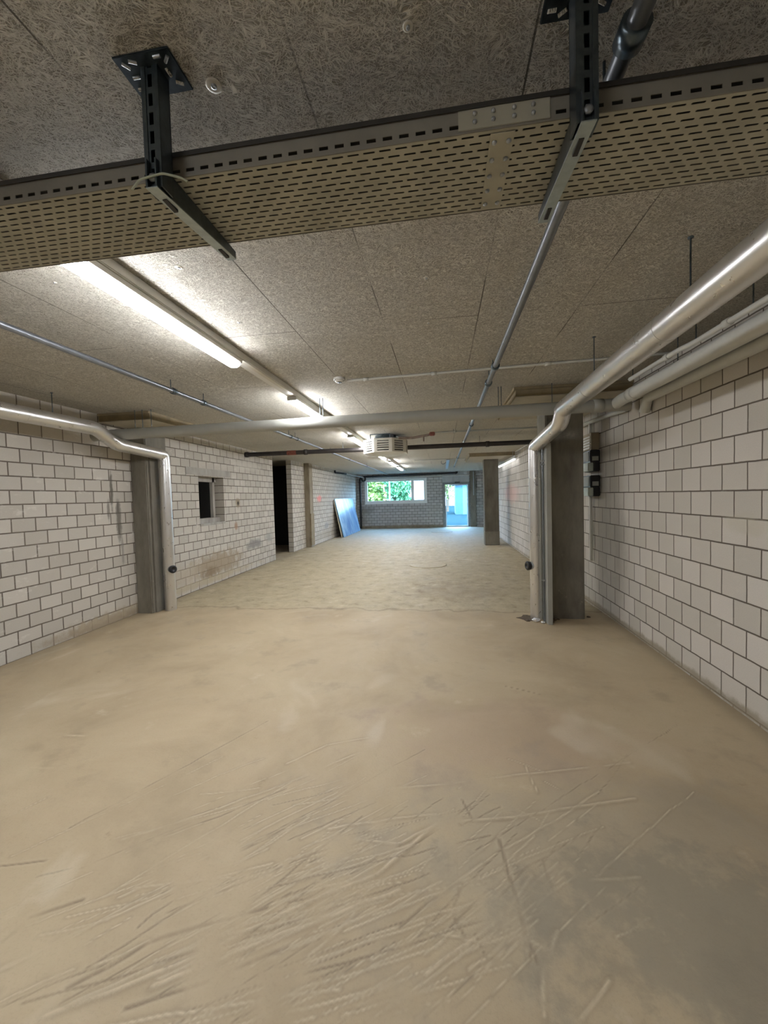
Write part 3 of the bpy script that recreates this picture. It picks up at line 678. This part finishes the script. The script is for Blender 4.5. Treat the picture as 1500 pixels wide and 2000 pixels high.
# ------------------------------------------------------------------ cable tray
TX0, TX1, TY0, TY1, TZ = -3.72, 1.085, 1.065, 1.355, 2.455
tray = thing('cable_tray', 'wide perforated steel cable tray hung across the room overhead', 'cable tray', (0, 1.2, TZ))
def perforated(x0, x1, y0, y1, z, px_, rows):
    mb = MB(); ph = (y1-y0)/rows; hl, hw = .0128, .0030
    for r in range(rows):
        ya, yb = y0+r*ph, y0+(r+1)*ph; yc = (ya+yb)/2
        off = (r % 2)*px_/2; x = x0+off
        if off: mb.add([(x0, ya, z), (x, ya, z), (x, yb, z), (x0, yb, z)], [(0, 1, 2, 3)])
        while x+px_ <= x1+1e-6:
            xa, xb = x, x+px_; xc = (xa+xb)/2
            outer = [(xa, ya), (xc-hl, ya), (xc+hl, ya), (xb, ya), (xb, yc), (xb, yb), (xc+hl, yb), (xc-hl, yb), (xa, yb), (xa, yc)]
            inner = [(xc-hl-.0022, yc-hw*.7), (xc-hl, yc-hw), (xc+hl, yc-hw), (xc+hl+.0022, yc-hw*.7), (xc+hl+.003, yc), (xc+hl+.0022, yc+hw*.7), (xc+hl, yc+hw), (xc-hl, yc+hw), (xc-hl-.0022, yc+hw*.7), (xc-hl-.003, yc)]
            n = 10; vs = [(a, b, z) for a, b in outer+inner]
            mb.add(vs, [(i, (i+1) % n, n+(i+1) % n, n+i) for i in range(n)])
            x += px_
        if x < x1: mb.add([(x, ya, z), (x1, ya, z), (x1, yb, z), (x, yb, z)], [(0, 1, 2, 3)])
    return mb
JX = .17
for a, b in ((TX0, JX), (JX, TX1)):
    o = perforated(a, b, TY0+.003, TY1-.003, TZ, .0425, 13).build('perforated_bottom', M['tray'], tray, fix=False)
    sm = o.modifiers.new('thickness', 'SOLIDIFY'); sm.thickness = .0014; sm.offset = 1
for y, mt in ((TY0, 'tray_side'), (TY1, 'tray_side')):
    mb = MB()
    # rail with a row of slots near the bottom: solid upper strip, posts between slots
    mb.box(TX0, TX1, y-.001, y+.001, TZ+.022, TZ+.06); mb.box(TX0, TX1, y-.001, y+.001, TZ-.001, TZ+.012)
    x = TX0
    while x < TX1:
        mb.box(x, min(x+.018, TX1), y-.001, y+.001, TZ+.012, TZ+.022); x += .0425
    mb.tube([(TX0, y, TZ+.06), (TX1, y, TZ+.06)], .004, 8)
    mb.build('side_rail', M[mt], tray)
jp = MB().box(JX-.11, JX+.11, TY0-.004, TY0-.001, TZ+.004, TZ+.056, .001).build('joint_plate', M['tray'], tray)
for dx in (-.07, -.025, .025, .07):
    for dz in (.02, .04): MB().lathe((JX+dx, TY0-.004, TZ+dz), (0, -1, 0), [(0, .005), (.004, .005), (.006, .003), (.006, 0)], 10).build('bolt', M['galv'], jp)
jb = MB().box(JX-.03, JX+.03, TY0+.01, TY1-.01, TZ-.003, TZ-.0015).build('joint_plate', M['tray'], tray)
for i in range(5):
    for dx in (-.018, .018): MB().lathe((JX+dx, TY0+.035+i*.055, TZ-.003), (0, 0, -1), [(0, .0065), (.003, .0065), (.006, .003), (.006, 0)], 10).build('bolt', M['galv'], jb)

MB().box(TX0, TX1, TY0-.006, TY1+.006, TZ+.063, TZ+.0645).box(TX0, TX1, TY0-.0065, TY0-.0050, TZ+.052, TZ+.0645).box(TX0, TX1, TY1+.005, TY1+.0065, TZ+.052, TZ+.0645).build('slot_shade_lid', M['slot_shade_lid'], tray)  # dark lid added so the slots look dark from below
# hangers: slotted plate, channel post, cantilever arm
def hanger(x, label):
    t = thing('tray_hanger', label, 'bracket', (x, 1.02, H))
    zt = H
    px0, px1, py0, py1 = x-.082, x+.076, .968, 1.078
    # plate with slots: grid with holes
    bm = bmesh.new()
    pl = MB().box(px0, px1, py0, py1, zt-.006, zt-.0005, .002).build('base_plate', M['galv_dark'], t)
    k = 0
    for (dx, dy, a) in ((-.058, -.032, .9), (-.06, .028, 0), (-.034, -.038, .4), (-.034, .036, -.6), (.056, -.03, -.7), (.052, .03, .5), (.036, -.04, 0), (.04, .0, 1.5), (-.052, -.002, 0)):
        c_, s_ = math.cos(a), math.sin(a)
        pts = [(x+dx-c_*.010, 1.022+dy-s_*.010, zt-.0068), (x+dx, 1.022+dy, zt-.0068), (x+dx+c_*.010, 1.022+dy+s_*.010, zt-.0068)]
        MB().tube(pts, .0042, 8).build('slot', M['ceiling'] if k % 2 else M['galv'], pl); k += 1
    # post: C channel opening to +x side, flanges with slots
    zb = 2.385; xa, xb, ya, yb = x-.024, x+.024, 1.0, 1.045
    mb = MB()
    mb.box(xa, xa+.004, ya, yb, zb, zt-.004); mb.box(xb-.004, xb, ya, yb, zb, zt-.004)
    mb.box(xa, xa+.012, ya-.002, ya+.002, zb, zt-.004); mb.box(xb-.012, xb, ya-.002, ya+.002, zb, zt-.004)
    zz = zb
    # web (towards the viewer) built as ladder so the slots are real openings
    mb.box(xa+.012, x-.006, ya, ya+.003, zb, zt-.004); mb.box(x+.006, xb-.012, ya, ya+.003, zb, zt-.004)
    while zz < zt-.01:
        mb.box(x-.006, x+.006, ya, ya+.003, zz, min(zz+.016, zt-.004)); zz += .048
    mb.box(xa, xb, yb-.003, yb, zb, zt-.004)
    mb.build('post', M['galv_dark'], t)
    # arm: tapered channel going away under the tray
    y0, y1 = .988, 1.40
    mb = MB()
    for sx in (x-.015, x+.011):
        vs = [(sx, y0, TZ-.078), (sx, y1, TZ-.030), (sx, y1, TZ-.004), (sx, y0, TZ-.004)]
        vs2 = [(sx+.004, b, c_) for a, b, c_ in vs]
        mb.add(vs+vs2, [(0, 1, 2, 3), (7, 6, 5, 4), (0, 4, 5, 1), (1, 5, 6, 2), (2, 6, 7, 3), (3, 7, 4, 0)])
    ar = mb.build('arm', M['galv_dark'], t); mb = MB()
    vs = [(x-.0165, y0, TZ-.080), (x+.0165, y0, TZ-.080), (x+.0165, y1, TZ-.032), (x-.0165, y1, TZ-.032)]
    vs2 = [(a, b, c_+.003) for a, b, c_ in vs]
    mb.add(vs+vs2, [(0, 1, 2, 3), (7, 6, 5, 4), (0, 4, 5, 1), (1, 5, 6, 2), (2, 6, 7, 3), (3, 7, 4, 0)])
    mb.build('arm_edge_strip', M['arm'], ar)
    for q in (.12, .8):
        yy = y0+(y1-y0)*q; z_ = TZ-.0805+.048*q
        MB().box(x-.006, x+.006, yy, yy+.05, z_-.0015+.0, z_+.006).build('slot', M['black'], ar)
    MB().lathe((x, .997, 2.405), (0, -1, 0), [(0, .010), (.006, .012), (.009, .006), (.009, 0)], 6).build('bolt', M['galv'], t)
    return t
hanger(-.735, 'dark zinc bracket holding the tray, left one')
hanger(.343, 'dark zinc bracket holding the tray, right one cut off by the top edge')
tag(MB().tube([(-.79, .985, 2.375), (-.765, .982, 2.395), (-.70, .985, 2.405), (-.65, .99, 2.39), (-.635, .992, 2.38)], .0028, 8, .01).build('cable_tie', M['nylon']), 'pale cable tie looped round the left tray bracket', 'cable tie')

# ceiling anchors
spots = [((-.60, 1.08), 'washer screwed to the ceiling beside the left bracket plate', 1), ((-.058, 1.03), 'washer in the ceiling between the two tray brackets', .6), ((-1.25, 1.85), 'washer in the ceiling right of the nearest lamp', .8),
         ((-1.27, 2.48), 'washer in the ceiling farther along the nearest lamp', .7), ((-.057, 2.18), 'pale washer in the middle of the ceiling beyond the tray', .7), ((-.065, 2.74), 'pale washer before the smoke detector conduit', .6), ((-1.95, 1.85), 'bent wire stub in the ceiling left of the nearest lamp', .5)]
for (x, y), lb, s_ in spots:
    t = thing('ceiling_anchor', lb, 'ceiling fixing', (x, y, H), 'fixings in the ceiling boards')
    r = .022*s_
    MB().lathe((x, y, H), (0, 0, -1), [(0, r), (.002, r), (.003, r*.75), (.002, r*.4), (.002, 0)], 20).build('washer', M['cream'], t)
    MB().lathe((x, y, H-.002), (0, 0, -1), [(0, r*.36), (.004, r*.36), (.004, r*.18), (.002, 0)], 12).build('screw', M['galv'], t)

# smoke detector
t = thing('smoke_detector', 'round white smoke detector on the ceiling', 'smoke detector', (-.95, 3.80, H))
MB().lathe((-.95, 3.80, H), (0, 0, -1), [(0, .055), (.018, .055), (.022, .05)], 28).build('base', M['white'], t)
MB().lathe((-.95, 3.80, H-.022), (0, 0, -1), [(0, .044), (.012, .040), (.018, .030), (.018, 0)], 28).build('sensor_head', M['white'], t)
MB().lathe((-.95, 3.80, H-.039), (0, 0, -1), [(0, .024), (.006, .022), (.006, 0)], 20).build('sensor_ring', M['galv_dark'], t)

# ------------------------------------------------------------------ heater unit
t = thing('ceiling_heater', 'octagonal cream louvred air heater hung from the ceiling', 'heater', (-1.0, 7.5, 2.35))
def octa(cx, cy, r, a0=math.pi/8, n=8): return [(cx+r*math.cos(a0+i*2*math.pi/n), cy+r*math.sin(a0+i*2*math.pi/n)) for i in range(n)]
hx, hy, hr = -1.03, 7.55, .43
mb = MB().prism(octa(hx, hy, hr), 2.585, 2.605); mb.prism(octa(hx, hy, hr), 2.36, 2.385)
P8 = octa(hx, hy, hr)
for i in range(8):   # corner posts
    a = Vector((*P8[i], 0)); c0 = Vector((hx, hy, 0)); inn = (c0-a).normalized()
    e1 = (Vector((*P8[(i+1) % 8], 0))-a).normalized(); e0 = (Vector((*P8[i-1], 0))-a).normalized()
    mb.prism([tuple((a)[:2]), tuple((a+e1*.055)[:2]), tuple((a+e1*.055+inn*.02)[:2]), tuple((a+inn*.03)[:2]), tuple((a+e0*.055+inn*.02)[:2]), tuple((a+e0*.055)[:2])], 2.38, 2.59)
mb.build('housing', M['cream'], t)
MB().prism(octa(hx, hy, hr*.86), 2.37, 2.60).build('core', M['dark'], t)
for i in range(8):
    a = Vector((*P8[i], 0)); b = Vector((*P8[(i+1) % 8], 0)); e = (b-a).normalized(); nn = Vector((e.y, -e.x, 0)); 
    A = a+e*.05; B = b-e*.05; mb = MB()
    for j in range(5):
        z = 2.405+j*.04
        vs = [A+Vector((0, 0, z)), B+Vector((0, 0, z)), B-nn*.03+Vector((0, 0, z+.022)), A-nn*.03+Vector((0, 0, z+.022))]
        vs2 = [v+Vector((0, 0, .012)) for v in vs]
        mb.add(vs+vs2, [(0, 1, 2, 3), (7, 6, 5, 4), (0, 4, 5, 1), (1, 5, 6, 2), (2, 6, 7, 3), (3, 7, 4, 0)])
    mb.build('louvre', M['cream'], t)
mb = MB(); o1 = octa(hx, hy, hr+.0); o2 = octa(hx, hy, hr*.55)
vs = [(x, y, 2.36) for x, y in o1]+[(x, y, 2.325) for x, y in o2]
mb.add(vs, [(i, (i+1) % 8, 8+(i+1) % 8, 8+i) for i in range(8)]).add(vs[8:], [tuple(range(8))]); mb.build('bottom_pan', M['white'], t)
MB().lathe((hx, hy, 2.6), (0, 0, 1), [(0, .26), (.04, .26), (.06, .2), (.1, .2)], 28).build('fan_ring', M['galv_dark'], t)
mb = MB()
for dx in (-.24, .12): mb.tube([(hx+dx, hy-.3, 2.60), (hx+dx, hy-.3, 2.69)], .008, 8)
mb.tube([(hx-.24, hy-.3, 2.688), (hx+.12, hy-.3, 2.688)], .008, 8)
mb.build('suspension_frame', M['galv_dark'], t)
MB().box(hx+.13, hx+.19, hy-.36, hy-.3, 2.60, 2.67, .006).build('junction_box', M['black'], t)

# ------------------------------------------------------------------ meter boxes on right wall
t = thing('backing_board', 'beige mounting board on the right wall behind the near column', 'board', (1.97, 5.6, 1.9))
MB().box(1.90, 1.997, 5.50, 5.90, 2.085, 2.30, .004).build('panel', M['beige'], t)
mb = MB()
for j in range(5): mb.box(1.892, 1.901, 5.53, 5.87, 2.10+j*.035, 2.12+j*.035, .001)
mb.build('terminal_strip', M['white'], t)
def meter(z, lb):
    t = thing('electric_box', lb, 'electrical box', (1.95, 5.65, z))
    MB().box(1.875, 1.997, 5.47, 5.86, z, z+.155, .008).build('body', M['black'], t)
    MB().box(1.925, 1.997, 5.475, 5.84, z-.115, z+.005, .008).build('lower_body', M['black'], t)
    MB().box(1.90, 1.975, 5.4665, 5.470, z+.02, z+.075).build('side_label', M['label'], t)
    MB().box(1.869, 1.876, 5.50, 5.84, z+.015, z+.14, .003).build('front_plate', M['label'], t)
    MB().box(1.86, 1.926, 5.50, 5.80, z-.11, z-.002, .006).build('socket_cover', M['label_white'], t)
    return t
meter(1.92, 'upper black switch box on the right wall beside the near column')
meter(1.60, 'lower black switch box on the right wall beside the near column')
pipe('riser_conduit', 'white vertical conduit on the right wall below the black boxes', [(1.965, 5.72, .62), (1.965, 5.72, 1.49)], .022, M['white'])
pipe('riser_conduit', 'white vertical conduit on the right wall above the beige board', [(1.965, 5.72, 2.30), (1.965, 5.72, 2.46)], .022, M['white'])

# ------------------------------------------------------------------ leaning sheets
def sheet(off, y0, y1, mat, lb, hgt=1.52):
    foot = XL+.46+off; topx = XL+.08+off*.35; th = .022
    a = Vector((foot, 0, .004)); b = Vector((topx+.01, 0, hgt)); dv = (b-a).normalized(); nn = Vector((dv.z, 0, -dv.x))*th
    t = thing('leaning_sheet', lb, 'board', (foot, (y0+y1)/2, 0))
    sk = .12
    q = [(a, y0), (a, y1), (b, y1+sk), (b, y0+sk)]
    vs = [(p.x, y, p.z) for p, y in q]+[(p.x-nn.x, y, p.z-nn.z) for p, y in q]
    MB().add(vs, [(0, 1, 2, 3), (7, 6, 5, 4), (0, 4, 5, 1), (1, 5, 6, 2), (2, 6, 7, 3), (3, 7, 4, 0)]).build('panel', mat, t)
    return t
sheet(.0, 15.35, 18.55, M['film'], 'glossy blue filmed sheet leaning on the left wall near the window')
sheet(-.07, 15.28, 18.35, M['board_pale'], 'pale sheet leaning behind the blue filmed one', 1.48)

# debris at near right column foot
def chunk(name, x, y, z, s_, mat, seed, flat=.6):
    r = random.Random(seed); bm = bmesh.new(); bmesh.ops.create_icosphere(bm, subdivisions=2, radius=1)
    for v in bm.verts:
        k = r.uniform(.65, 1.2); v.co = Vector((v.co.x*s_*k*1.2, v.co.y*s_*k, v.co.z*s_*k*flat))
    bm.verts.index_update(); mb = MB(); mb.add([v.co+Vector((x, y, z)) for v in bm.verts], [[v.index for v in f.verts] for f in bm.faces]); bm.free()
    return mb.build(name, mat)
tag(chunk('crumpled_foil', 1.085, 4.99, .025, .037, M['paper'], 3), 'crumpled bright foil scrap at the foot of the silver pipe', 'foil scrap')
tag(chunk('foil_scrap', 1.15, 4.93, .014, .02, M['paper'], 5), 'smaller pale scrap beside the crumpled foil', 'foil scrap')
mb = MB(); r_ = random.Random(3)
pts = []
for i in range(14):
    a = 2*math.pi*i/14; k = r_.uniform(.6, 1.2); pts.append((1.03+.12*k*math.cos(a)-.02, 5.13+.13*k*math.sin(a)))
mb.prism(pts, -.004, .006)
tag(mb.build('broken_screed', M['rubble']), 'dark broken patch of screed at the silver pipe foot', 'rubble')
for i, (x, y, s_) in enumerate(((1.30, 5.05, .03), (1.27, 4.98, .02), (1.36, 5.08, .018), (1.75, 5.2, .02), (1.0, 5.0, .018))):
    tag(chunk('rubble_piece', x, y, s_*.3, s_, M['rubble'], 20+i), ('dark rubble piece at the front face foot of the near right column', 'dark rubble crumb beside the grey cable duct foot', 'small rubble crumb in front of the near right column, right of the duct', 'rubble crumb at the right rear foot of the near right column', 'rubble crumb left of the crumpled foil on the floor')[i], 'rubble')
# recess mark: floor cover plates in far slab
for (x, y, r, lb) in ((-.35, 9.05, .42, 'round worn manhole patch in the floor beyond the columns'), (-.05, 17.3, .45, 'oval rusty patch on the floor near the far wall')):
    tag(MB().lathe((x, y, -.012), (0, 0, 1), [(0, r), (.016, r), (.018, r*.96), (.014, r*.9), (.014, 0)], 36).build('floor_cover', M['floor']), lb, 'floor cover')

# ------------------------------------------------------------------ outside
struct(MB().box(-60, 60, YF+.3, 90, -.12, -.02).build('ground_outside', M['asphalt']), 'asphalt yard outside the far wall')
t = thing('garden_shed', 'turquoise shed with a blue side standing outside the far door', 'shed', (3.2, 33, 0))
MB().box(1.62, 4.6, 33.0, 36, -.02, 2.35).build('wall', M['shed'], t)
mb = MB()
for i in range(24): mb.box(1.65+i*.12, 1.69+i*.12, 32.97, 33.0, .05, 2.3)
mb.build('cladding_batten', M['shed'], t)
MB().box(1.05, 1.62, 32.96, 35.9, -.02, 2.35).build('blue_panel', M['shed_dark'], t)
MB().add([(.9, 32.7, 2.36), (4.8, 32.7, 2.55), (4.8, 36.2, 2.55), (.9, 36.2, 2.36), (.9, 32.7, 2.44), (4.8, 32.7, 2.63), (4.8, 36.2, 2.63), (.9, 36.2, 2.44)],
         [(0, 1, 2, 3), (7, 6, 5, 4), (0, 4, 5, 1), (1, 5, 6, 2), (2, 6, 7, 3), (3, 7, 4, 0)]).build('roof', M['shed_dark'], t)
tag(MB().box(-6, 14, 60, 68, 0, 7).build('pale_building', M['house']), 'bright pale building far outside beyond the yard', 'building')
pipe('lamp_post', 'thin pale post outside the wide window pane', [(-3.45, 26.5, -.02), (-3.45, 26.5, 5)], .05, M['pvc_pipe'], cat='post')
def tree(x, y, h, r, mat, lb, seed, n=1500):
    g = random.Random(seed)
    t = thing('tree', lb, 'tree', (x, y, 0))
    mb = MB(); mb.tube([(x, y, -.05), (x+.1, y, h*.3), (x, y+.1, h*.62), (x+.1, y, h*.85)], [.16, .13, .08, .03], 10)
    for k in range(7):
        a = g.uniform(0, 6.28); z = h*g.uniform(.3, .6)
        mb.tube([(x+.05, y, z), (x+math.cos(a)*r*.4, y+math.sin(a)*r*.4, z+h*.13), (x+math.cos(a)*r*.75, y+math.sin(a)*r*.75, z+h*.22)], [.06, .04, .015], 6)
    mb.build('trunk', M['bark'], t)
    cl = [(x+g.uniform(-.6, .6)*r, y+g.uniform(-.6, .6)*r, h*g.uniform(.28, .85), r*g.uniform(.35, .6)) for _ in range(16)]
    V = []; Fc = []
    for i in range(n):
        c_ = g.choice(cl); d = Vector((g.gauss(0, 1), g.gauss(0, 1), g.gauss(0, 1))).normalized()*c_[3]*g.uniform(.7, 1.05)
        p = Vector(c_[:3])+d; s_ = g.uniform(.09, .18)
        u = Vector((g.gauss(0, 1), g.gauss(0, 1), g.gauss(0, 1))).normalized(); v = u.cross(Vector((g.gauss(0, 1), g.gauss(0, 1), g.gauss(0, 1)))).normalized()
        o = len(V); V += [p-u*s_, p-v*s_*.5, p+u*s_, p+v*s_*.5]; Fc.append((o, o+1, o+2, o+3))
    mb = MB(); mb.add(V, Fc); mb.build('foliage', mat, t, fix=False)
tree(-5.75, 29.5, 3.6, 1.5, M['leaf1'], 'green tree outside behind the left of the wide window pane', 1, 5200)
tree(-4.2, 34, 4.4, 1.6, M['leaf3'], 'yellowish tree outside in the middle of the wide pane', 2, 4200)
tree(-3.25, 29, 3.4, 1.1, M['leaf2'], 'blue-green bushy tree outside at the right of the wide pane', 3, 4600)
tree(.45, 39, 4.8, 1.0, M['leaf1'], 'thin tree seen outside left of the shed', 4, 500)
